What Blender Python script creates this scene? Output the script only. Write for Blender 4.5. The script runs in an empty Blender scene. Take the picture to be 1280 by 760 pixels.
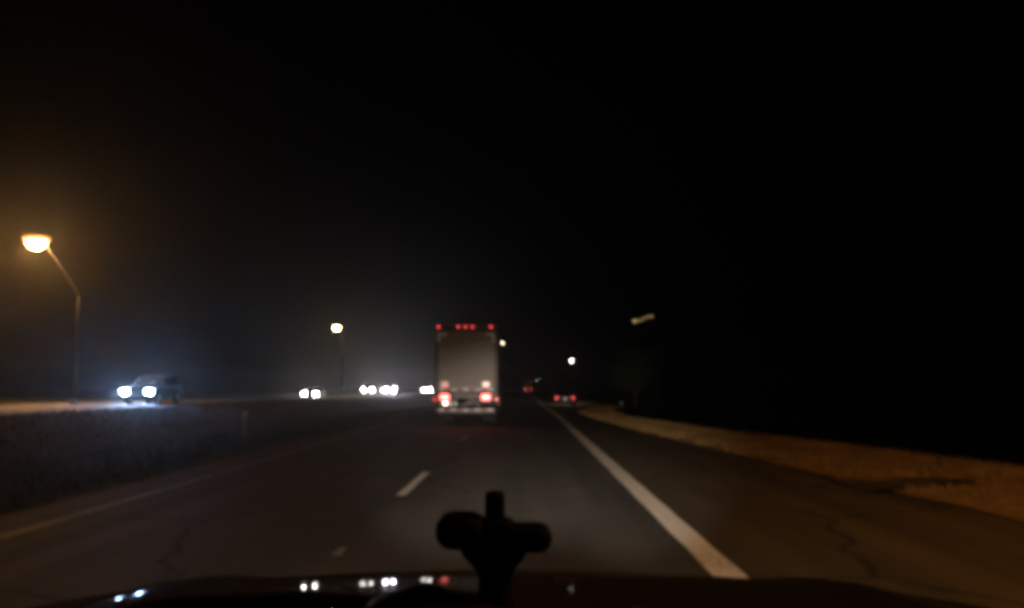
import bpy, bmesh, math, random
from mathutils import Vector, Matrix
R = math.radians
random.seed(7)
sc = bpy.context.scene
col = sc.collection

# ------------------------------------------------------------------ camera
cam_d = bpy.data.cameras.new('camera')
cam = bpy.data.objects.new('camera', cam_d); col.objects.link(cam)
cam.location = (0, 0, 1.62)
cam.rotation_euler = (R(90 + 5.157), 0, R(0.776))
cam_d.sensor_width = 36.0
cam_d.lens = 31.16
cam_d.clip_start = 0.02
cam_d.clip_end = 6000
cam_d.dof.use_dof = True
cam_d.dof.focus_distance = 2.0
cam_d.dof.aperture_fstop = 16
sc.camera = cam

# ------------------------------------------------------------------ night sky
w = bpy.data.worlds.new('World'); sc.world = w; w.use_nodes = True
wn = w.node_tree.nodes; wl = w.node_tree.links
bg = wn['Background']
sky = wn.new('ShaderNodeTexSky'); sky.sky_type = 'NISHITA'; sky.sun_disc = False
sky.sun_elevation = R(-6); sky.sun_rotation = R(200)
wl.new(sky.outputs[0], bg.inputs['Color'])
bg.inputs['Strength'].default_value = 0.0015

# a faint low moon stands in for the sun at night
moon_d = bpy.data.lights.new('moon', 'SUN'); moon_d.energy = 0.002; moon_d.angle = R(0.5); moon_d.color = (1, .9, .75)
moon = bpy.data.objects.new('moon', moon_d); col.objects.link(moon); moon.rotation_euler = (R(40), 0, R(160))

# ------------------------------------------------------------------ exposure and film
vs = sc.view_settings
vs.view_transform = 'Standard'; vs.look = 'None'; vs.exposure = 0; vs.gamma = 1; vs.use_curve_mapping = False
sc.cycles.use_denoising = True
sc.cycles.pixel_filter_type = 'BLACKMAN_HARRIS'
sc.cycles.filter_width = 5.6
sc.cycles.max_bounces = 6
sc.cycles.volume_bounces = 0
sc.cycles.sample_clamp_indirect = 3.0
sc.cycles.use_light_tree = True

# ------------------------------------------------------------------ materials
MATS = {}
def mat(name, color, rough=.6, metal=0, noise=None, bump=0, spec=.5, coat=0, emit=None, estr=0, dist=.02):
    """noise = (scale, contrast) multiplies the base colour; bump = strength of fine relief."""
    if name in MATS: return MATS[name]
    m = bpy.data.materials.new(name); m.use_nodes = True
    nt = m.node_tree; b = nt.nodes['Principled BSDF']
    b.inputs['Base Color'].default_value = (*color, 1)
    b.inputs['Roughness'].default_value = rough
    b.inputs['Metallic'].default_value = metal
    b.inputs['Specular IOR Level'].default_value = spec
    b.inputs['Coat Weight'].default_value = coat
    b.inputs['Coat Roughness'].default_value = .04
    if emit:
        b.inputs['Emission Color'].default_value = (*emit, 1)
        b.inputs['Emission Strength'].default_value = estr
    if noise or bump:
        tc = nt.nodes.new('ShaderNodeTexCoord')
        nz = nt.nodes.new('ShaderNodeTexNoise')
        nz.inputs['Scale'].default_value = noise[0] if noise else 20
        nz.inputs['Detail'].default_value = 8
        nz.inputs['Roughness'].default_value = .65
        nt.links.new(tc.outputs['Object'], nz.inputs['Vector'])
        if noise:
            rp = nt.nodes.new('ShaderNodeValToRGB')
            c = noise[1]
            rp.color_ramp.elements[0].position = .3; rp.color_ramp.elements[1].position = .7
            rp.color_ramp.elements[0].color = (*[max(0, v * (1 - c)) for v in color], 1)
            rp.color_ramp.elements[1].color = (*[min(1, v * (1 + c)) for v in color], 1)
            nt.links.new(nz.outputs['Fac'], rp.inputs['Fac'])
            nt.links.new(rp.outputs['Color'], b.inputs['Base Color'])
        if bump:
            bp = nt.nodes.new('ShaderNodeBump'); bp.inputs['Strength'].default_value = bump
            bp.inputs['Distance'].default_value = dist
            nt.links.new(nz.outputs['Fac'], bp.inputs['Height'])
            nt.links.new(bp.outputs['Normal'], b.inputs['Normal'])
    MATS[name] = m
    return m

def asphalt(name, base, patch, stain):
    """aggregate speckle, broad patches, tar-sealed cracks and long wheel-track streaks."""
    m = bpy.data.materials.new(name); m.use_nodes = True
    nt = m.node_tree; N = nt.nodes.new; L = nt.links.new
    b = nt.nodes['Principled BSDF']
    tc = N('ShaderNodeTexCoord')
    fine = N('ShaderNodeTexNoise'); fine.inputs['Scale'].default_value = 60; fine.inputs['Detail'].default_value = 4
    big = N('ShaderNodeTexNoise'); big.inputs['Scale'].default_value = .35; big.inputs['Detail'].default_value = 6
    mp = N('ShaderNodeMapping'); mp.inputs['Scale'].default_value = (1.4, .05, 1)
    streak = N('ShaderNodeTexNoise'); streak.inputs['Scale'].default_value = 1; streak.inputs['Detail'].default_value = 5
    vor = N('ShaderNodeTexVoronoi'); vor.feature = 'DISTANCE_TO_EDGE'; vor.inputs['Scale'].default_value = .22
    warp = N('ShaderNodeTexNoise'); warp.inputs['Scale'].default_value = 1.2; warp.inputs['Detail'].default_value = 5
    add = N('ShaderNodeMixRGB'); add.blend_type = 'ADD'; add.inputs[0].default_value = .7
    for n in (fine, big, warp): L(tc.outputs['Object'], n.inputs['Vector'])
    L(tc.outputs['Object'], mp.inputs['Vector']); L(mp.outputs[0], streak.inputs['Vector'])
    L(tc.outputs['Object'], add.inputs[1]); L(warp.outputs['Color'], add.inputs[2]); L(add.outputs[0], vor.inputs['Vector'])
    r1 = N('ShaderNodeValToRGB'); r1.color_ramp.elements[0].position = .35; r1.color_ramp.elements[1].position = .68
    r1.color_ramp.elements[0].color = (*base, 1); r1.color_ramp.elements[1].color = (*patch, 1)
    L(big.outputs['Fac'], r1.inputs['Fac'])
    r2 = N('ShaderNodeValToRGB'); r2.color_ramp.elements[0].position = .38; r2.color_ramp.elements[1].position = .66
    r2.color_ramp.elements[0].color = (.55, .55, .55, 1); r2.color_ramp.elements[1].color = (1.25, 1.22, 1.18, 1)
    L(streak.outputs['Fac'], r2.inputs['Fac'])
    m1 = N('ShaderNodeMixRGB'); m1.blend_type = 'MULTIPLY'; m1.inputs[0].default_value = .8
    L(r1.outputs[0], m1.inputs[1]); L(r2.outputs[0], m1.inputs[2])
    r3 = N('ShaderNodeValToRGB'); r3.color_ramp.elements[0].position = .25; r3.color_ramp.elements[1].position = .75
    r3.color_ramp.elements[0].color = (.6, .6, .6, 1); r3.color_ramp.elements[1].color = (1.4, 1.4, 1.4, 1)
    L(fine.outputs['Fac'], r3.inputs['Fac'])
    m2 = N('ShaderNodeMixRGB'); m2.blend_type = 'MULTIPLY'; m2.inputs[0].default_value = .7
    L(m1.outputs[0], m2.inputs[1]); L(r3.outputs[0], m2.inputs[2])
    r4 = N('ShaderNodeValToRGB'); r4.color_ramp.elements[0].position = .004; r4.color_ramp.elements[1].position = .011
    r4.color_ramp.elements[0].color = (1, 1, 1, 1); r4.color_ramp.elements[1].color = (0, 0, 0, 1)
    L(vor.outputs['Distance'], r4.inputs['Fac'])
    m3 = N('ShaderNodeMixRGB'); m3.blend_type = 'MIX'; m3.inputs[2].default_value = (*stain, 1)
    L(r4.outputs[0], m3.inputs[0]); L(m2.outputs[0], m3.inputs[1])
    L(m3.outputs[0], b.inputs['Base Color'])
    b.inputs['Roughness'].default_value = .8
    b.inputs['Specular IOR Level'].default_value = .25
    bp = N('ShaderNodeBump'); bp.inputs['Strength'].default_value = .6; bp.inputs['Distance'].default_value = .006
    L(fine.outputs['Fac'], bp.inputs['Height']); L(bp.outputs[0], b.inputs['Normal'])
    MATS[name] = m
    return m

def paint(name, color, under, worn):
    """road paint rubbed through to the asphalt in flecks."""
    m = bpy.data.materials.new(name); m.use_nodes = True
    nt = m.node_tree; N = nt.nodes.new; L = nt.links.new
    b = nt.nodes['Principled BSDF']
    tc = N('ShaderNodeTexCoord')
    n1 = N('ShaderNodeTexNoise'); n1.inputs['Scale'].default_value = 14; n1.inputs['Detail'].default_value = 9; n1.inputs['Roughness'].default_value = .75
    n2 = N('ShaderNodeTexNoise'); n2.inputs['Scale'].default_value = .9; n2.inputs['Detail'].default_value = 4
    L(tc.outputs['Object'], n1.inputs['Vector']); L(tc.outputs['Object'], n2.inputs['Vector'])
    ma = N('ShaderNodeMath'); ma.operation = 'MULTIPLY_ADD'; ma.inputs[1].default_value = .5
    L(n2.outputs['Fac'], ma.inputs[0]); L(n1.outputs['Fac'], ma.inputs[2])
    r = N('ShaderNodeValToRGB'); r.color_ramp.elements[0].position = worn; r.color_ramp.elements[1].position = worn + .12
    r.color_ramp.elements[0].color = (*under, 1); r.color_ramp.elements[1].color = (*color, 1)
    L(ma.outputs[0], r.inputs['Fac']); L(r.outputs[0], b.inputs['Base Color'])
    b.inputs['Roughness'].default_value = .65
    MATS[name] = m
    return m

M_road = asphalt('lane_asphalt', (.050, .046, .042), (.066, .060, .053), (.018, .017, .016))
M_shoulder = asphalt('shoulder_asphalt', (.064, .051, .030), (.085, .066, .038), (.02, .018, .015))
M_conc = asphalt('concrete_pavement', (.20, .185, .16), (.27, .25, .215), (.09, .085, .08))
M_white = paint('white_paint', (.72, .71, .68), (.10, .095, .085), .55)
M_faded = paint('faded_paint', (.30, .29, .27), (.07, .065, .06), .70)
M_yellow = paint('yellow_paint', (.22, .15, .05), (.06, .052, .045), .74)
M_ground = mat('dark_turf', (.045, .048, .022), .95, noise=(1.6, .6), bump=1, dist=.08, spec=.1)
M_verge = mat('dry_turf', (.22, .135, .05), .95, noise=(2.2, .45), bump=1, dist=.05, spec=.1)
M_blade_dry = mat('dry_blades', (.27, .165, .06), .8, noise=(.8, .5), spec=.15)
M_blade_green = mat('green_blades', (.045, .055, .018), .8, noise=(.5, .5), spec=.15)
M_black = mat('black_plastic', (.006, .006, .0065), .7, noise=(40, .3), bump=.15, spec=.08, dist=.002)
M_rubber = mat('rubber', (.009, .009, .009), .9, noise=(30, .3))
M_steel = mat('galvanised_steel', (.32, .32, .31), .45, .8, noise=(9, .25))
M_pole = mat('dark_pole_paint', (.022, .02, .017), .7, noise=(6, .3), spec=.2)
M_wood = mat('bark', (.07, .05, .035), .9, noise=(6, .5), bump=.8)
M_leaf = mat('leaf', (.055, .075, .022), .6, noise=(.9, .5), spec=.3)
M_glass = mat('dark_glass', (.012, .014, .016), .06, spec=.6)
M_chrome = mat('chrome', (.6, .6, .6), .15, 1)
M_rim = mat('rim_metal', (.35, .35, .36), .35, .9, noise=(12, .2))

# ------------------------------------------------------------------ mesh helpers
def finish(name, bm, m, parent=None, loc=None, smooth=False):
    me = bpy.data.meshes.new(name); bm.to_mesh(me); bm.free()
    if m: me.materials.append(m)
    if smooth:
        for p in me.polygons: p.use_smooth = True
    o = bpy.data.objects.new(name, me); col.objects.link(o)
    if parent: o.parent = parent
    if loc: o.location = loc
    return o
def box(c, s, bev=0, rot=None, seg=1):
    bm = bmesh.new(); bmesh.ops.create_cube(bm, size=1)
    bmesh.ops.scale(bm, vec=s, verts=bm.verts)
    if bev: bmesh.ops.bevel(bm, geom=bm.edges[:], offset=bev, segments=seg, affect='EDGES', profile=.5)
    if rot: bmesh.ops.rotate(bm, cent=(0, 0, 0), matrix=rot, verts=bm.verts)
    bmesh.ops.translate(bm, vec=c, verts=bm.verts)
    return bm
def cyl(c, r1, r2, h, axis='Z', seg=16, bev=0):
    bm = bmesh.new()
    bmesh.ops.create_cone(bm, cap_ends=True, segments=seg, radius1=r1, radius2=r2, depth=h)
    if bev:
        es = [e for e in bm.edges if len(e.link_faces) == 2 and e.calc_face_angle() > .8]
        bmesh.ops.bevel(bm, geom=es, offset=bev, segments=2, affect='EDGES', profile=.5)
    if axis == 'X': bmesh.ops.rotate(bm, cent=(0, 0, 0), matrix=Matrix.Rotation(R(90), 3, 'Y'), verts=bm.verts)
    if axis == 'Y': bmesh.ops.rotate(bm, cent=(0, 0, 0), matrix=Matrix.Rotation(R(90), 3, 'X'), verts=bm.verts)
    bmesh.ops.translate(bm, vec=c, verts=bm.verts)
    return bm
def join(*bms):
    out = bmesh.new()
    for b in bms:
        t = bpy.data.meshes.new('t'); b.to_mesh(t); b.free(); out.from_mesh(t); bpy.data.meshes.remove(t)
    return out
def tube(pts, radii, seg=10):
    bm = bmesh.new(); rings = []
    n = len(pts); pts = [Vector(p) for p in pts]
    for i, p in enumerate(pts):
        d = (pts[min(i + 1, n - 1)] - pts[max(i - 1, 0)]).normalized()
        a = d.cross(Vector((0, 1, .02)))
        if a.length < .1: a = d.cross(Vector((1, 0, 0)))
        a.normalize(); b = d.cross(a).normalized()
        r = radii[i] if isinstance(radii, (list, tuple)) else radii
        rings.append([bm.verts.new(p + (a * math.cos(t) + b * math.sin(t)) * r) for t in [2 * math.pi * k / seg for k in range(seg)]])
    for i in range(n - 1):
        for k in range(seg):
            bm.faces.new((rings[i][k], rings[i][(k + 1) % seg], rings[i + 1][(k + 1) % seg], rings[i + 1][k]))
    bm.faces.new(rings[0][::-1]); bm.faces.new(rings[-1])
    bmesh.ops.recalc_face_normals(bm, faces=bm.faces)
    return bm
def loft(sections):
    """sections: lists of equal length of points, closed rings."""
    bm = bmesh.new(); rings = [[bm.verts.new(p) for p in s] for s in sections]
    k = len(rings[0])
    for a, b in zip(rings, rings[1:]):
        for i in range(k): bm.faces.new((a[i], a[(i + 1) % k], b[(i + 1) % k], b[i]))
    bm.faces.new(rings[0][::-1]); bm.faces.new(rings[-1])
    bmesh.ops.recalc_face_normals(bm, faces=bm.faces)
    return bm
def thing(name, label, cat, loc=(0, 0, 0), rz=0, group=None):
    o = bpy.data.objects.new(name, None); col.objects.link(o); o.empty_display_size = .3
    o.location = loc; o.rotation_euler = (0, 0, rz); o['label'] = label; o['category'] = cat
    if group: o['group'] = group
    return o
def structure(o, label=None):
    o['kind'] = 'structure'
    if label: o['label'] = label
    return o
def copy_tree(o, parent=None):
    c = o.copy(); col.objects.link(c); c.parent = parent
    for ch in list(o.children): copy_tree(ch, c)
    return c

# ------------------------------------------------------------------ terrain profiles (metres ahead -> height)
def lerp_table(t, v):
    if v <= t[0][0]: return t[0][1]
    for (a, fa), (b, fb) in zip(t, t[1:]):
        if v <= b:
            u = (v - a) / (b - a); u = u * u * (3 - 2 * u) if len(t) < 9 else u
            return fa + (fb - fa) * u
    return t[-1][1]
ZO = [(0, 0), (45, 0), (80, -.36), (150, -.6), (220, -.8), (270, -1.0), (330, -1.25), (700, -5), (1500, -9)]
ZF = [(0, .42), (66, .42), (110, -.14), (150, -.12), (206, -.35), (270, -.7), (330, -1.25), (700, -5), (1500, -9)]
EDGE = [(-20, 6.9), (5, 6.3), (10.5, 5.96), (12.6, 5.76), (20, 4.95), (30, 3.95), (42, 3.15), (54, 3.2), (66, 4.8), (80, 5.7), (120, 5.9), (1500, 5.9)]
CREST = [(-20, 12.5), (5, 11.2), (10, 10.4), (16.3, 9.2), (24.6, 7.7), (30, 6.3), (42, 4.7), (54, 4.8), (66, 6.6), (80, 8.0), (120, 9.0), (1500, 9.0)]
zo = lambda y: lerp_table(ZO, y)
zf = lambda y: lerp_table(ZF, y)
edge = lambda y: lerp_table(EDGE, y)
crest = lambda y: lerp_table(CREST, y)
YS = [-20 + i for i in range(90)] + [70 + 3 * i for i in range(20)] + [130 + 10 * i for i in range(20)] + [330 + 50 * i for i in range(24)] + [1530]

def rows(cols_of_y, ys, name, m, parent=None):
    bm = bmesh.new(); prev = None
    for y in ys:
        r = [bm.verts.new((x, y, z)) for x, z in cols_of_y(y)]
        if prev:
            for i in range(len(r) - 1): bm.faces.new((prev[i], prev[i + 1], r[i + 1], r[i]))
        prev = r
    return finish(name, bm, m, parent, smooth=True)

FAR_IN, FAR_OUT = -20.4, -29.6
def ground_cols(y):
    a, b = zo(y), zf(y); e, c = edge(y), crest(y)
    mid = min(a, b) - .45
    return [(-420, b - 3), (-80, b + .6), (-40, b + .1), (FAR_OUT - .35, b + .02), (FAR_OUT + .2, b - .06), (FAR_IN - .2, b - .06), (FAR_IN + .3, b + .015),
            (-18.5, b - .12), (-16, b * .6 + mid * .4), (-13, mid), (-10, mid + .1), (-8, a - .18), (-6.75, a + .015), (-6.3, a - .06), (1.8, a - .06),
            (e - .15, a - .06), (e + .12, a + .02), ((e + c) / 2, a + .05), (c, a + .02), (c + 1.2, a - .55), (c + 5, a - 2.6), (c + 20, a - 3.6), (420, a - 6)]
g = structure(rows(ground_cols, YS, 'ground', M_ground), 'dark grassy ground beside and between the carriageways')
def verge_cols(y):
    a, e, c = zo(y), edge(y), crest(y)
    j = .12 * math.sin(y * 1.7) + .08 * math.sin(y * 4.1 + 1)
    return [(e - .04 + j * .5, a + .006), (e + .14, a + .03), ((e + c) / 2, a + .065), (c - .05, a + .03), (c + .5, a - .2)]
v = structure(rows(verge_cols, [y for y in YS if y < 420], 'verge', M_verge), 'strip of dry tan grass beside the paved shoulder')

road = structure(rows(lambda y: [(x, zo(y)) for x in (-6.45, -3.6, -1.7, 0, 1.95)], YS, 'road', M_road), 'dark asphalt lanes of the highway')
structure(rows(lambda y: [(1.95, zo(y)), ((1.95 + edge(y)) / 2, zo(y) - .005), (edge(y) + .02, zo(y) - .02)], YS, 'shoulder', M_shoulder), 'wide brownish paved shoulder narrowing ahead')
far = structure(rows(lambda y: [(x, zf(y)) for x in (FAR_OUT, -27, -24.3, -22, FAR_IN)], YS, 'oncoming_road', M_conc), 'opposite carriageway beyond the dark median')

def strip(name, m, x, wd, y0, y1, zfn, parent, dz=.004, step=1.0, wob=0):
    ys = [y0]
    while ys[-1] < y1 - 1e-6: ys.append(min(y1, ys[-1] + max(step, (ys[-1] - 60) * .15)))
    return rows(lambda y: [(x - wd / 2 + wob * math.sin(y * 2.3), zfn(y) + dz), (x + wd / 2 + wob * math.sin(y * 3.1 + 1), zfn(y) + dz)], ys, name, m, parent)
strip('edge_line', M_white, 1.74, .28, -10, 420, zo, road, wob=.008)
strip('median_edge_line', M_yellow, -5.55, .16, -10, 420, zo, road, wob=.008)
for k in range(9):
    y0 = 13.1 + 12.2 * k
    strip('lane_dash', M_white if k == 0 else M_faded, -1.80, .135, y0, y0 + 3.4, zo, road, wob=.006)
strip('worn_dash', M_faded, -1.80, .10, 8.55, 8.95, zo, road, step=.2, wob=.02)
strip('edge_line', M_white, FAR_OUT + 1.3, .16, -10, 420, zf, far)
strip('edge_line', M_white, FAR_IN - .5, .16, -10, 420, zf, far)
for k in range(14):
    y0 = 20 + 12.2 * k
    strip('lane_dash', M_white, -24.3, .12, y0, y0 + 3.2, zf, far)

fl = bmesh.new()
patch_outline = [(5.2, 13.6), (5.9, 13.75), (6.6, 14.05), (7.15, 14.3), (7.25, 14.75), (6.5, 14.95), (5.6, 15.2), (5.1, 15.4)]
top = [fl.verts.new((x_, y_, .085 if x_ > 5.6 else .012)) for x_, y_ in patch_outline]; fl.faces.new(top)
structure(finish('verge_patch', fl, M_shoulder), 'dark patch lying on the dry verge')  # flat dark patch laid over the verge
def blades(name, m, n, place, hmin, hmax, wd, label):
    vs_, fs = [], []
    for i in range(n):
        x, y, z = place()
        h = random.uniform(hmin, hmax); a = random.uniform(0, 2 * math.pi); ww = wd * random.uniform(.6, 1.3)
        dx, dy = math.cos(a) * ww, math.sin(a) * ww
        lx, ly = random.gauss(0, .4) * h, random.gauss(0, .4) * h
        k = len(vs_)
        vs_ += [(x - dx, y - dy, z - .02), (x + dx, y + dy, z - .02), (x + lx, y + ly, z + h)]
        fs.append((k, k + 1, k + 2))
    me = bpy.data.meshes.new(name); me.from_pydata(vs_, [], fs); me.materials.append(m)
    o = bpy.data.objects.new(name, me); col.objects.link(o)
    o['kind'] = 'stuff'; o['label'] = label; o['category'] = 'grass'
def p_verge():
    y = 6 + 70 * random.random() ** 1.6
    e, c = edge(y), crest(y)
    t = random.random(); t = t if random.random() < .75 else 1 - t * .25
    clump = .5 + .5 * math.sin(y * 1.9 + t * 5)
    x = e + .05 + (c - e + .4) * t
    if t < .2 and clump < .45 and random.random() < .7: x += .4
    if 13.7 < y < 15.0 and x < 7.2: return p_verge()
    return x, y, zo(y) + .02 - (.2 if x > c + .2 else 0)
blades('verge_grass', M_blade_dry, 60000, p_verge, .04, .17, .011, 'short dry tan grass growing along the shoulder')
def p_median():
    y = 10 + 75 * random.random() ** 1.4
    x = random.uniform(-20.2, -6.6)
    a, b = zo(y), zf(y); mid = min(a, b) - .45
    t = [(-20.2, b), (-18.5, b - .12), (-16, b * .6 + mid * .4), (-13, mid), (-10, mid + .1), (-8, a - .18), (-6.6, a)]
    for (p, q), (r, s) in zip(t, t[1:]):
        if x <= r: z = q + (s - q) * (x - p) / (r - p); break
    return x, y, z
blades('median_grass', M_blade_green, 45000, p_median, .06, .22, .016, 'dark unlit grass covering the wide median')

# ------------------------------------------------------------------ box trucks
M_box = mat('truck_box_paint', (.23, .185, .155), .5, noise=(2.5, .12), spec=.4)
M_frame = mat('truck_frame_paint', (.055, .05, .047), .5, noise=(5, .2))
M_tape_w = mat('white_tape', (.88, .86, .82), .4)
M_tape_r = mat('red_tape', (.55, .05, .035), .4)
RED = (1, .06, .045)
def lamp_mat(name, color, strength, base=(.3, .02, .02)):
    return mat(name, base, .2, emit=color, estr=strength)
def make_truck(name, label, loc, s, group):
    """rear of the truck at local y=0, body ahead of it; s scales the lamps."""
    t = thing(name, label, 'truck', loc, 0, group)
    tail = lamp_mat('tail_lens_%g' % s, (1, .075, .06), 19 * s)
    mark = lamp_mat('marker_lens_%g' % s, (1, .07, .06), 3.6 * s)
    side = lamp_mat('corner_lens_%g' % s, (1, .05, .04), 2.2 * s)
    upper = lamp_mat('upper_glow_%g' % s, (1, .36, .27), .45 * s, (.7, .6, .55))
    plate_l = lamp_mat('plate_lens_%g' % s, (1, .6, .5), 12 * s, (.8, .8, .8))
    B = finish('cargo_box', box((0, 3.65, 2.52), (2.52, 7.2, 2.9), .03), M_box, t)
    # rear frame: posts, header, sill
    finish('rear_header', box((0, .03, 3.80), (2.54, .08, .34), .012), M_frame, t)
    for sx in (-1, 1):
        finish('rear_post', box((sx * 1.20, .03, 2.50), (.13, .08, 2.24), .01), M_frame, t)
    sill = finish('rear_sill', box((0, .02, 1.28), (2.54, .10, .20), .012), M_frame, t)
    door = thing('rear_door', '', '', (0, 0, 0)); del door['label'], door['category']; door.parent = t
    h = 2.24 / 7
    pm = None
    for k in range(7):
        p = finish('door_panel', box((0, 0, 0), (2.24, .03, h - .012), .008), M_box, door) if pm is None else bpy.data.objects.new('door_panel', pm)
        if pm is not None: col.objects.link(p); p.parent = door
        pm = p.data
        p.location = (0, .018 - .0, 1.385 + h * (k + .5))
    finish('door_handle', box((0, -.02, 1.46), (.22, .05, .05), .012), M_steel, door)
    # corner tape: L shapes on the top corners of the frame
    for sx in (-1, 1):
        tp = join(box((sx * .98, -.016, 3.53), (.36, .006, .10)), box((sx * 1.11, -.0165, 3.38), (.10, .006, .26)))
        finish('corner_tape', tp, M_tape_w, t)
    # five marker lamps on the header
    for x in (-1.12, -.32, -.03, .25, 1.0):
        b_ = finish('marker_lamp', box((x, -.02, 3.82), (.15, .03, .10), .01), M_frame, t)
        finish('lens', box((x, -.04, 3.82), (.07, .03, .06), .012), mark, b_)
    # tape along sill and bumper
    for z, n_, yy in ((1.40, 9, -.035), (.645, 9, -.215)):
        wseg = 2.2 / n_
        for k in range(n_):
            finish('reflective_tape', box((-1.1 + wseg * (k + .5), yy, z), (wseg - .02, .006, .046)), M_tape_w if k % 2 == 0 else M_tape_r, t)
    # lamp brackets and lamps
    for sx in (-1, 1):
        X = sx * .83 - .03
        br = finish('lamp_bracket', box((X, .03, 1.05), (.62, .08, .34), .015), M_frame, t)
        finish('tail_light', box((X, -.03, 1.12), (.31, .05, .16), .02), tail, t)
        finish('corner_lamp', box((sx * 1.25 - .02, -.03, 1.03), (.08, .05, .09), .015), side, t)
        finish('upper_panel', box((X, -.035, 1.60), (.30, .04, .22), .02), upper, t)  # pale pink panels with a faint emission of their own
    finish('plate_lamp', box((-.83, -.03, .88), (.15, .05, .09), .015), plate_l, t)
    finish('licence_plate', box((-.52, -.03, .87), (.32, .01, .16), .004), M_tape_w, t)
    bump = finish('bumper', box((0, -.12, .60), (2.36, .18, .16), .02), M_frame, t)
    for sx in (-1, 1):
        finish('bumper_bracket', box((sx * .5, .1, .78), (.08, .3, .42), .01), M_frame, t)
        finish('chassis_rail', box((sx * .42, 4.3, .93), (.09, 8.4, .26), .01), M_frame, t)
        for x_, yy in ((sx * 1.02, 1.75), (sx * .74, 1.75), (sx * .98, 7.9)):
            wh = finish('wheel', cyl((x_, yy, .48), .48, .48, .25, 'X', 24, .04), M_rubber, t)
            finish('rim', cyl((x_ + sx * .115, yy, .48), .27, .25, .03, 'X', 20), M_rim, wh)
        finish('mud_flap', box((sx * .88, 1.08, .55), (.58, .02, .72)), M_rubber, t)
        finish('mirror', box((sx * 1.42, 8.7, 2.15), (.20, .10, .42), .03), M_black, t)
    ax = finish('axle', cyl((0, 1.75, .48), .1, .1, 1.8, 'X', 12), M_frame, t)
    # cab ahead of the box
    cs = []
    for y_, zt, wd_ in ((7.45, 2.75, 1.12), (8.3, 2.78, 1.12), (8.85, 2.0, 1.10), (9.6, 1.6, 1.02), (9.75, 1.2, 1.0)):
        cs.append([(-wd_, y_, .55), (wd_, y_, .55), (wd_, y_, zt - .5), (wd_ * .86, y_, zt), (-wd_ * .86, y_, zt), (-wd_, y_, zt - .5)])
    finish('cab', loft(cs), M_box, t)
    return t
truck = make_truck('box_truck', 'tall box truck with glowing tail lights and pale rear door straddling the lane dashes', (-2.23, 34.2, 0), 1, None)
truck.scale = (.955, 1, 1)
truck2 = make_truck('box_truck', 'small distant box truck with dim red lights far beyond the tall truck', (1.25, 268, zo(268)), .32, None)

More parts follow.
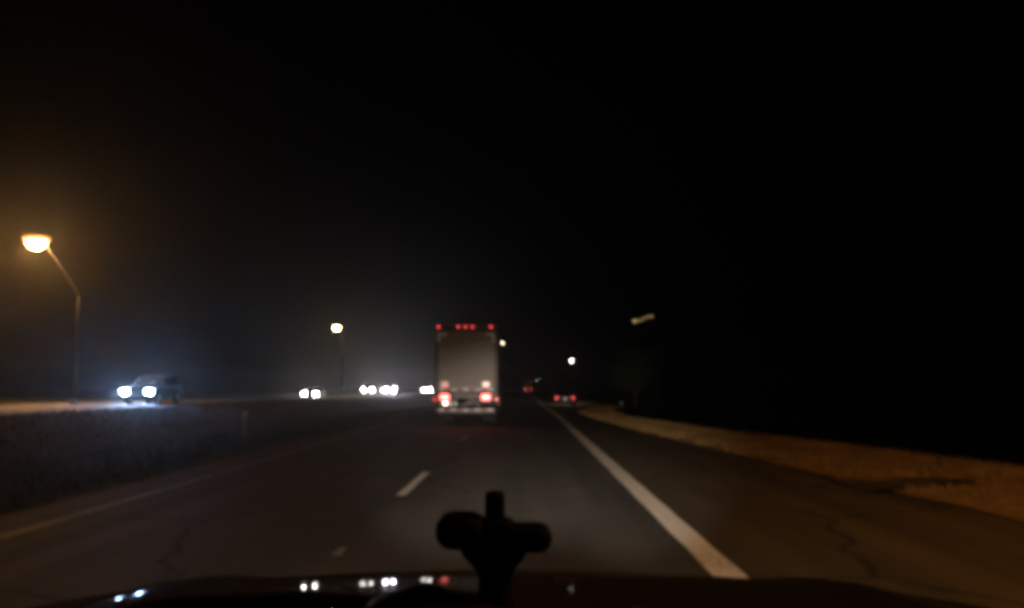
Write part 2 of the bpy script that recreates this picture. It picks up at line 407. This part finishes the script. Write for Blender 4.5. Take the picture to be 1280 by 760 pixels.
# ------------------------------------------------------------------ passenger cars
def spot(name, parent, loc, I, ang, blend, color, pitch, yaw=0, rad=.05):
    """spot lamp shining along +Y of its parent, intensity I in W/sr"""
    d = bpy.data.lights.new(name, 'SPOT'); d.energy = I * 4 * math.pi; d.spot_size = R(ang); d.spot_blend = blend
    d.color = color; d.shadow_soft_size = rad
    o = bpy.data.objects.new(name, d); col.objects.link(o); o.parent = parent; o.location = loc
    o.rotation_euler = (R(90 + pitch), 0, R(yaw))
    return o
def make_car(kind, name, label, loc, rz, paint_c, head=None, tail=None, group=None, beam=0, hcol=(1, .93, .85), plate=0):
    """front at local +Y, origin under the middle"""
    t = thing(name, label, 'car', loc, rz, group)
    pm = mat('car_paint_%02x%02x%02x' % tuple(int(c * 255) for c in paint_c), paint_c, .55, 0, noise=(3, .08), spec=.2)
    suv = kind == 'suv'
    Lh, W, H, belt, clear = (2.35, .94, 1.74, 1.08, .30) if suv else (2.30, .90, 1.45, .92, .22)
    # lower body: cross-sections along Y
    def sec(y, wd, z0, z1, tuck=.08):
        return [(-wd + tuck, y, z0), (wd - tuck, y, z0), (wd, y, z0 + .18), (wd, y, z1 - .16), (wd - .07, y, z1), (-wd + .07, y, z1), (-wd, y, z1 - .16), (-wd, y, z0 + .18)]
    hood = belt - .06
    S = [sec(-Lh, W - .14, clear + .14, belt - .20), sec(-Lh + .07, W - .06, clear + .03, belt - .05), sec(-Lh + .5, W - .01, clear, belt),
         sec(-.8, W, clear, belt + .02), sec(.8, W, clear, belt), sec(1.2, W, clear, hood), sec(Lh - .35, W - .02, clear, hood - .10), sec(Lh - .08, W - .08, clear, hood - .19),
         sec(Lh, W - .18, clear + .10, hood - .28)]
    finish('body', loft(S), pm, t, smooth=False)
    # greenhouse
    def gs(y, wd, z0, z1):
        return [(-wd, y, z0), (wd, y, z0), (wd - (z1 - z0) * .28, y, z1), (-wd + (z1 - z0) * .28, y, z1)]
    rear = -Lh + .25 if suv else -1.75
    G = [gs(rear, W - .06, belt - .03, belt + .0), gs(rear + (.22 if suv else .62), W - .05, belt - .03, H - .06), gs(-.2, W - .05, belt - .03, H), gs(.35, W - .05, belt - .03, H - .03), gs(1.1, W - .05, belt - .03, belt + .01)]
    cab = finish('cabin', loft(G), pm, t)
    # panes a little proud of the cabin
    def quad_pane(pts, nm):
        bm = bmesh.new(); vsq = [bm.verts.new(p) for p in pts]; f = bm.faces.new(vsq); bm.normal_update()
        ext = bmesh.ops.extrude_face_region(bm, geom=[f]); nv = [e for e in ext['geom'] if isinstance(e, bmesh.types.BMVert)]
        bmesh.ops.translate(bm, vec=f.normal * -.012, verts=nv); bmesh.ops.recalc_face_normals(bm, faces=bm.faces)
        return finish(nm, bm, M_glass, t)
    wi = W - .05
    hz = H - .03 - (belt - .03)
    quad_pane([(-wi + .10, 1.07, belt + .04), (wi - .10, 1.07, belt + .04), (wi - hz * .28 - .05, .40, H - .06), (-wi + hz * .28 + .05, .40, H - .06)], 'windscreen')
    ry = rear + (.22 if suv else .62)
    quad_pane([(wi - .10, rear + .015, belt + .05), (-wi + .10, rear + .015, belt + .05), (-wi + hz * .28 + .06, ry - .05, H - .10), (wi - hz * .28 - .06, ry - .05, H - .10)], 'rear_window')
    for sx in (-1, 1):
        for y0, y1 in ((ry + .1, -.28), (-.18, .45)):
            k0, k1 = .03, .38
            pts = [(sx * (wi - k * .28 + .004), y_, belt - .03 + k) for y_, k in ((y0, .06), (y1, .06), (y1 - .03, hz - .08), (y0 + .06, hz - .08))]
            if sx < 0: pts = pts[::-1]
            quad_pane(pts, 'side_window')
        finish('mirror', box((sx * (W + .06), .78, belt + .04), (.16, .10, .12), .03), pm, t)
        for y_ in (-1.42, 1.42):
            r = .37 if suv else .33
            wh = finish('wheel', cyl((sx * (W - .10), y_, r), r, r, .23, 'X', 22, .035), M_rubber, t)
            finish('rim', cyl((sx * (W + .012), y_, r), r * .64, r * .6, .02, 'X', 16), M_rim, wh)
    hzl = hood - .27
    finish('grille', box((0, Lh - .02, hzl - .02), (.80, .08, .16), .015), M_black, t)
    finish('front_bumper', box((0, Lh - .02, clear + .20), (W * 1.75, .12, .16), .04), pm, t)
    finish('rear_bumper', box((0, -Lh + .02, clear + .24), (W * 1.75, .14, .18), .04), pm, t)
    finish('licence_plate', box((0, -Lh - .055, clear + .36), (.32, .012, .16), .004), M_tape_w, t)
    hs = .70
    for sx in (-1, 1):
        hm = head if head else mat('unlit_headlight', (.7, .7, .7), .1)
        hl = finish('headlight', box((sx * hs, Lh - .06, hzl), (.34, .14, .20), .03), M_black, t)
        finish('lens', box((sx * hs, Lh + .006, hzl), (.29, .014, .16), .005), hm, hl)
        tm = tail if tail else mat('unlit_tail', (.35, .02, .02), .2)
        finish('tail_light', box((sx * (hs + .02), -Lh + .01, belt - .20), (.24, .12, .15), .025), tm, t)
        if beam: spot('headlight_beam', t, (sx * hs, Lh + .04, hzl), beam, 60, 1, hcol, -6)
    if plate:
        pl = finish('plate_lamp', box((0, -Lh - .06, clear + .47), (.14, .03, .03), .006), lamp_mat('plate_lamp_glow', (1, .9, .8), plate, (.8, .8, .8)), t)
    return t
G_on = 'oncoming cars with headlights on'
h_blue = mat('blue_headlight', (.8, .8, .8), .1, emit=(.36, .60, 1), estr=2200)
h_white = mat('white_headlight', (.8, .8, .8), .1, emit=(1, .95, .86), estr=450)
h_bright = mat('bright_headlight', (.8, .8, .8), .1, emit=(.96, .92, 1), estr=2400)
def on(kind, label, x, y, paint_c, head, beam, hcol, toe=0):
    make_car(kind, 'oncoming_car', label, (x, y + 2.3, zf(y)), R(180 + toe), paint_c, head, None, G_on, beam, hcol)
on('suv', 'oncoming car with bluish white headlights, beside the largest street lamp', -22.5, 51.5, (.012, .012, .014), h_blue, 30, (.50, .70, 1))
on('sedan', 'oncoming car with white headlights, right below the yellow street lamp', -26.5, 110, (.12, .12, .13), h_white, 22, (1, .95, .86))
on('suv', 'oncoming car with white headlights beside the one with the dazzling glare', -26.2, 149, (.2, .2, .2), h_white, 22, (1, .95, .86))
on('suv', 'oncoming car with the dazzling brightest white glare', -22.4, 148, (.1, .03, .03), h_bright, 60, (.92, .90, 1))
on('sedan', 'small oncoming car whose headlights show right beside the tall truck box', -22.3, 205, (.3, .3, .3), h_white, 22, (1, .95, .86))
make_car('sedan', 'sedan', 'dark sedan with red tail lights beyond the end of the white edge line', (3.78, 83, zo(82)), R(-2), (.04, .04, .045),
         mat('lit_headlight', (.8, .8, .8), .1, emit=(1, .93, .8), estr=40), lamp_mat('sedan_tail', (1, .045, .04), 2.2), None, 120, (1, .93, .82), 3)

# ------------------------------------------------------------------ street lamps
def make_lamp(label, x, y, z0, lens_z, side, color, strength, arm=2.6, drop=1.0, group='street lamps along the highway', size=1.0, tube_len=0):
    """lens hangs at (x, y, lens_z); the pole stands 'arm' metres to the given side, its top 'drop' metres lower"""
    px = side * arm
    t = thing('street_lamp', label, 'street lamp', (x, y, z0), 0, group)
    H = lens_z - z0
    finish('pole', tube([(px, 0, 0), (px, 0, H * .5), (px, 0, H - drop + .1)], [.13, .10, .075], 12), M_pole, t, smooth=True)
    finish('base', cyl((px, 0, .15), .24, .20, .3, 'Z', 12, .02), M_steel, t)
    pts = [(px, 0, H - drop)] + [(px * (1 - u) + side * .2 * u, 0, H - drop + (drop + .12) * (u ** .9)) for u in (.15, .35, .6, .85, 1)]
    finish('arm', tube(pts, [.06, .055, .05, .045, .04, .04], 8), M_steel, t, smooth=True)
    lm = mat('lamp_glow_%g_%g' % (strength, color[1]), (.8, .75, .6), .3, emit=color, estr=strength)
    hd = finish('lamp_head', loft([[(a * s_ * max(1, size * .8), b * s_ * .5 * max(1, size * .8), H + zz) for a, b in ((.36, .2), (.12, .36), (-.24, .36), (-.4, .16), (-.4, -.16), (-.24, -.36), (.12, -.36), (.36, -.2))] for s_, zz in ((.95, .04), (1.0, .08), (.85, .17), (.4, .21))]), M_steel, t)
    lens = [[(s_ * size * math.cos(k * math.pi / 6), s_ * size * .9 * math.sin(k * math.pi / 6), H + zz * size + .05) for k in range(12)]
            for s_, zz in ((.30, .0), (.30, -.12), (.26, -.22), (.18, -.31), (.07, -.36))]
    finish('lens', loft(lens), lm, hd)
    if size > 1.1:   # added glowing ring that imitates an orange halo rim round the lens
        sk = [[(s_ * size * math.cos(k * math.pi / 7), s_ * size * .9 * math.sin(k * math.pi / 7), H + zz * size + .05) for k in range(14)] for s_, zz in ((.30, .06), (.43, .02), (.44, -.06), (.36, -.13), (.29, -.14))]
        finish('rim_halo', loft(sk), mat('rim_halo_glow_%g' % color[1], (.7, .5, .3), .5, emit=(1, .42, .13), estr=1.6), hd)
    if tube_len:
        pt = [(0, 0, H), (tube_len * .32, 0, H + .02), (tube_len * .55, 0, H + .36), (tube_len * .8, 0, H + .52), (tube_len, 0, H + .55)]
        finish('glowing_arm', tube(pt, [.13, .09, .08, .10, .12], 8), mat('arm_glow', (.8, .75, .6), .3, emit=color, estr=strength * .32), t)  # emissive tube stands in for lamplight falling on the arm
    return t
SOD = (1, .47, .12)
make_lamp('big orange glowing street lamp beyond the opposite carriageway', -29.0, 51.8, zf(52), 10.2, 1, SOD, 800, arm=2.7, drop=3.5, size=1.7)  # slanting arm shaped after a glare streak, lens enlarged to look bloomed
make_lamp('yellow street lamp above the oncoming headlights, next past the big orange lamp', -27.8, 131, zf(131), 10.1, 1, (1, .66, .28), 260, arm=.9, drop=2.3, size=1.2)
make_lamp('dim yellowish street lamp with a glowing crooked arm on the right verge side', 14.0, 112, zo(112) - 3.2, 9.6, 1, (1, .72, .26), .9, arm=2.6, drop=.5, size=.7, tube_len=2.3)
make_lamp('small whitish street lamp far ahead above the dark sedan', 17.1, 321, zo(321) - 3.4, 10.1, 1, (1, .92, .78), 80, size=.8)
make_lamp('faint pale lamp on a tall mast showing beside the top of the truck', -8.1, 330, zo(330) - .5, 16.9, -1, (1, .85, .55), 30)
make_lamp('tiny faint lamp at the far end of the road between truck and sedan', 9.4, 620, zo(620) - 3.4, 4.3, 1, (1, .92, .80), 14, size=.6)
make_lamp('orange street lamp standing above the paved shoulder close by the bonnet', 10.6, 3.0, -1.3, 10.0, 1, (1, .43, .085), 850)

# ------------------------------------------------------------------ delineator posts in the median
def make_post(label, x, y, z, s=1.0):
    t = thing('delineator_post', label, 'marker post', (x, y, z))
    finish('post', box((0, 0, .40 * s), (.10, .03, .80 * s), .008), mat('post_plastic', (.45, .45, .42), .6, noise=(8, .3)), t)
    finish('reflector', box((0, -.02, .70 * s), (.16, .015, .15 * s), .01), mat('reflector_sheet', (.9, .9, .88), .3), t)
    return t
make_post('pale marker post with white reflector standing in the dark median grass', -11.3, 36, min(zo(36), zf(36)) - .42, 1.15)
make_post('small marker post beyond the shoulder at the foot of the verge', 9.6, 88, zo(88) - .5, .9)

# ------------------------------------------------------------------ trees round the right-hand lamps
def make_tree(label, x, y, z, h, rad, nleaf, seed):
    rnd = random.Random(seed)
    t = thing('roadside_tree', label, 'tree', (x, y, z), 0, 'trees on the embankment')
    parts = [tube([(0, 0, -.2), (.1, 0, h * .25), (.05, .1, h * .5), (.0, .0, h * .8)], [.22, .17, .12, .04], 9)]
    tips = []
    for k in range(11):
        a = rnd.uniform(0, 6.28); z0 = h * rnd.uniform(.28, .7); rr = rad * rnd.uniform(.5, .95)
        e = Vector((math.cos(a) * rr, math.sin(a) * rr, z0 + h * rnd.uniform(.12, .3)))
        parts.append(tube([(0.05, .05, z0), e * .5 + Vector((0, 0, z0 * .5 + .1)), e], [.08, .05, .02], 6)); tips.append(e); tips.append((e + Vector((0, 0, z0))) * .5 + Vector((0, 0, .3)))
    tips.append(Vector((0, 0, h * .85)))
    finish('trunk', join(*parts), M_wood, t, smooth=True)
    vs_, fs = [], []
    for i in range(nleaf):
        c = rnd.choice(tips); r = rad * .34
        p = c + Vector((rnd.gauss(0, r * .6), rnd.gauss(0, r * .6), rnd.gauss(0, r * .45)))
        s = rnd.uniform(.08, .17); q = Matrix.Rotation(rnd.uniform(0, 6.28), 3, 'Z') @ Matrix.Rotation(rnd.uniform(-1.2, 1.2), 3, 'X')
        k = len(vs_)
        vs_ += [tuple(p + q @ Vector(u)) for u in ((-s, 0, 0), (0, -s * .45, .02), (s, 0, 0), (0, s * .45, .02))]
        fs.append((k, k + 1, k + 2, k + 3))
    me = bpy.data.meshes.new('crown'); me.from_pydata(vs_, [], fs); me.materials.append(M_leaf)
    o = bpy.data.objects.new('crown', me); col.objects.link(o); o.parent = t
make_tree('leafy tree dimly lit beside the small whitish street lamp', 14.6, 322, zo(326) - 3.3, 11, 3.6, 5000, 3)
make_tree('leafy tree growing behind the dim crooked street lamp', 14.6, 118, zo(118) - 3.2, 11.5, 3.4, 6000, 4)

# ------------------------------------------------------------------ the vehicle the picture is taken from
M_carp = mat('bonnet_paint', (.008, .0075, .0075), .05, 0, noise=(2, .2), spec=.3)
_nt = M_carp.node_tree                                  # road film on the paint dulls most of its gloss
_df = _nt.nodes.new('ShaderNodeBsdfDiffuse'); _df.inputs['Color'].default_value = (.02, .018, .016, 1)
_mx = _nt.nodes.new('ShaderNodeMixShader'); _nz = _nt.nodes.new('ShaderNodeTexNoise'); _nz.inputs['Scale'].default_value = 7; _nz.inputs['Detail'].default_value = 6
_rp = _nt.nodes.new('ShaderNodeMapRange'); _rp.inputs[3].default_value = .72; _rp.inputs[4].default_value = .93
_nt.links.new(_nz.outputs['Fac'], _rp.inputs[0]); _nt.links.new(_rp.outputs[0], _mx.inputs[0])
_nt.links.new(_nt.nodes['Principled BSDF'].outputs[0], _mx.inputs[1]); _nt.links.new(_df.outputs[0], _mx.inputs[2])
_nt.links.new(_mx.outputs[0], _nt.nodes['Material Output'].inputs['Surface'])
own = thing('pickup', 'black glossy bonnet and dashboard of a pickup, the road lit ahead of it', 'car', (-.02, 0, 0))
SL = [(.85, .05), (1.5, .11), (1.8, .21), (1.95, .42), (2.05, .9), (2.12, 2.0)]
def slope(y):
    for (a, fa), (b, fb) in zip(SL, SL[1:]):
        if y <= b: return fa + (fb - fa) * max(0, (y - a) / (b - a))
    return SL[-1][1]
prof = []; z = 1.349; y = .85
while y < 2.12:
    prof.append((y, z)); st = .02; z -= slope(y + st / 2) * st; y += st
bm = bmesh.new(); prev = None
NX = 41
for y, z in prof:
    r = []
    for i in range(NX):
        u = -1 + 2 * i / (NX - 1)
        wd = .93 - .10 * max(0, (y - 1.6) / .5) ** 2
        ridge = .012 * math.exp(-((abs(u) - .62) / .07) ** 2)
        r.append(bm.verts.new((u * wd, y - .10 * u * u * max(0, (y - 1.3)), z + .004 - .055 * u ** 2 - .03 * abs(u) ** 9 + ridge)))
    if prev:
        for i in range(NX - 1): bm.faces.new((prev[i], prev[i + 1], r[i + 1], r[i]))
    prev = r
res = bmesh.ops.extrude_face_region(bm, geom=bm.faces[:])
bmesh.ops.translate(bm, vec=(0, -.004, -.02), verts=[e for e in res['geom'] if isinstance(e, bmesh.types.BMVert)])
bmesh.ops.recalc_face_normals(bm, faces=bm.faces)
finish('bonnet', bm, M_carp, own, smooth=True)
zf_ = prof[-1][1]
finish('grille', box((0, 2.07, .93), (1.15, .07, .30), .03), M_black, own)
finish('bumper', box((0, 2.16, .58), (1.86, .16, .28), .06), M_chrome, own)
for sx in (-1, 1):
    fd = finish('fender', loft([[(sx * .93, y_, .55), (sx * .99, y_, .75), (sx * .98, y_, zt - .05), (sx * .93, y_, zt - .01), (sx * .90, y_, zt - .06), (sx * .90, y_, .55)] for y_, zt in ((.55, 1.27), (1.2, 1.235), (1.7, 1.15), (2.02, 1.0), (2.10, .85))]), M_carp, own)
    hl = finish('headlight', box((sx * .74, 2.06, .90), (.30, .10, .22), .03), mat('own_headlight', (.8, .8, .8), .1, emit=(1, .86, .68), estr=60), own)
    wh = finish('wheel', cyl((sx * .84, 1.25, .40), .40, .40, .26, 'X', 24, .04), M_rubber, own)
    finish('rim', cyl((sx * .965, 1.25, .40), .24, .22, .02, 'X', 16), M_rim, wh)
    HC = (1, .90, .79)
    spot('low_beam', own, (sx * .74, 2.15,   .90), 26, 80, 1, HC, -7, -4, .06)
    spot('beam_hot_spot', own, (sx * .74, 2.15, .90), 880, 14, 1, HC, -1.9, -1.5, .06).scale = (1.9, 1, 1)
finish('dashboard', loft([[(-.80, y_, 1.0), (.80, y_, 1.0), (.80, y_, zt - .03), (.70, y_, zt), (-.70, y_, zt), (-.80, y_, zt - .03)] for y_, zt in ((.36, 1.36), (.42, 1.405), (.62, 1.40), (.84, 1.335))]), M_black, own)
# wiper resting at the foot of the windscreen
wp = finish('wiper_blade', tube([(-.62, 1.02, 1.300), (-.50, 1.00, 1.352), (-.36, .985, 1.379), (-.22, .975, 1.388), (-.12, .97, 1.388)], [.006, .009, .010, .010, .006], 8), M_black, own)
finish('wiper_arm', tube([(-.36, .98, 1.382), (-.44, .95, 1.362), (-.56, .92, 1.315), (-.60, .90, 1.29)], [.008, .009, .012, .014], 8), M_black, own)

# phone holder on its bean bag
ph = thing('phone_holder', 'black phone holder with a knob on top, standing on the dashboard', 'phone holder', (-.020, .60, 1.40))
def sph(c, s, seg=20, jit=0, seed=1):
    bm = bmesh.new(); bmesh.ops.create_uvsphere(bm, u_segments=seg, v_segments=seg // 2 + 2, radius=1)
    rnd = random.Random(seed)
    for v_ in bm.verts:
        k = 1 + jit * (math.sin(v_.co.x * 5 + seed) * math.cos(v_.co.y * 4 + seed * 2) + .5 * math.sin(v_.co.x * 11 + v_.co.z * 3))
        v_.co = Vector((v_.co.x * s[0] * k, v_.co.y * s[1] * k, v_.co.z * s[2] * k)) + Vector(c)
    return bm
PX = .6 / 1108            # metres per photo pixel at this distance
def at(px, py): return ((px - 655) * PX + .020, 0, (480 - py) * PX + 1.62 - 1.40)
x0, _, z0 = at(548, 757)
finish('bean_bag', sph((x0, .0, z0 - .019), (.066, .055, .034), 28, .07, 3), M_black, ph, smooth=True)
def ring(px, py, hw, dp):
    x_, _, z_ = at(px, py); return [(x_ + hw * PX * math.cos(t), dp * math.sin(t), z_) for t in [k * math.pi / 8 for k in range(16)]]
finish('stem', loft([ring(620, 772, 26, .014), ring(620, 740, 22, .013), ring(619, 716, 20, .012), ring(619, 704, 25, .013), ring(618, 692, 37, .014), ring(617, 678, 44, .014), ring(617, 668, 44, .012)]), M_black, ph, smooth=True)
xl, _, zl = at(578, 659)
finish('grip', box((xl, 0, zl), (64 * PX, .03, 46 * PX), .0115, seg=4), M_black, ph)
xr, _, zr = at(647, 667)
finish('grip', box((xr, 0, zr), (84 * PX, .024, 36 * PX), .009, seg=4), M_black, ph)
xc, _, zc = at(614, 661)
finish('cradle', box((xc, .002, zc), (60 * PX, .026, 34 * PX), .006, seg=3), M_black, ph)
xk, _, zk = at(619, 633)
finish('knob', cyl((xk, 0, zk), 13 * PX, 12 * PX, 44 * PX, 'Z', 16, .003), M_black, ph, smooth=False)

# ------------------------------------------------------------------ night air
hz = finish('haze', box((0, 755, 4.5), (860, 1580, 31)), None)
hz['kind'] = 'stuff'; hz['label'] = 'thin night haze that glows round the lamps'; hz['category'] = 'haze'
hm = bpy.data.materials.new('night_haze'); hm.use_nodes = True
hn = hm.node_tree
for n in list(hn.nodes):
    if n.type == 'BSDF_PRINCIPLED': hn.nodes.remove(n)
pv = hn.nodes.new('ShaderNodeVolumePrincipled')
pv.inputs['Color'].default_value = (.9, .9, .92, 1)
pv.inputs['Density'].default_value = .0007
pv.inputs['Anisotropy'].default_value = .88
hn.links.new(pv.outputs[0], hn.nodes['Material Output'].inputs['Volume'])
hz.data.materials.append(hm)
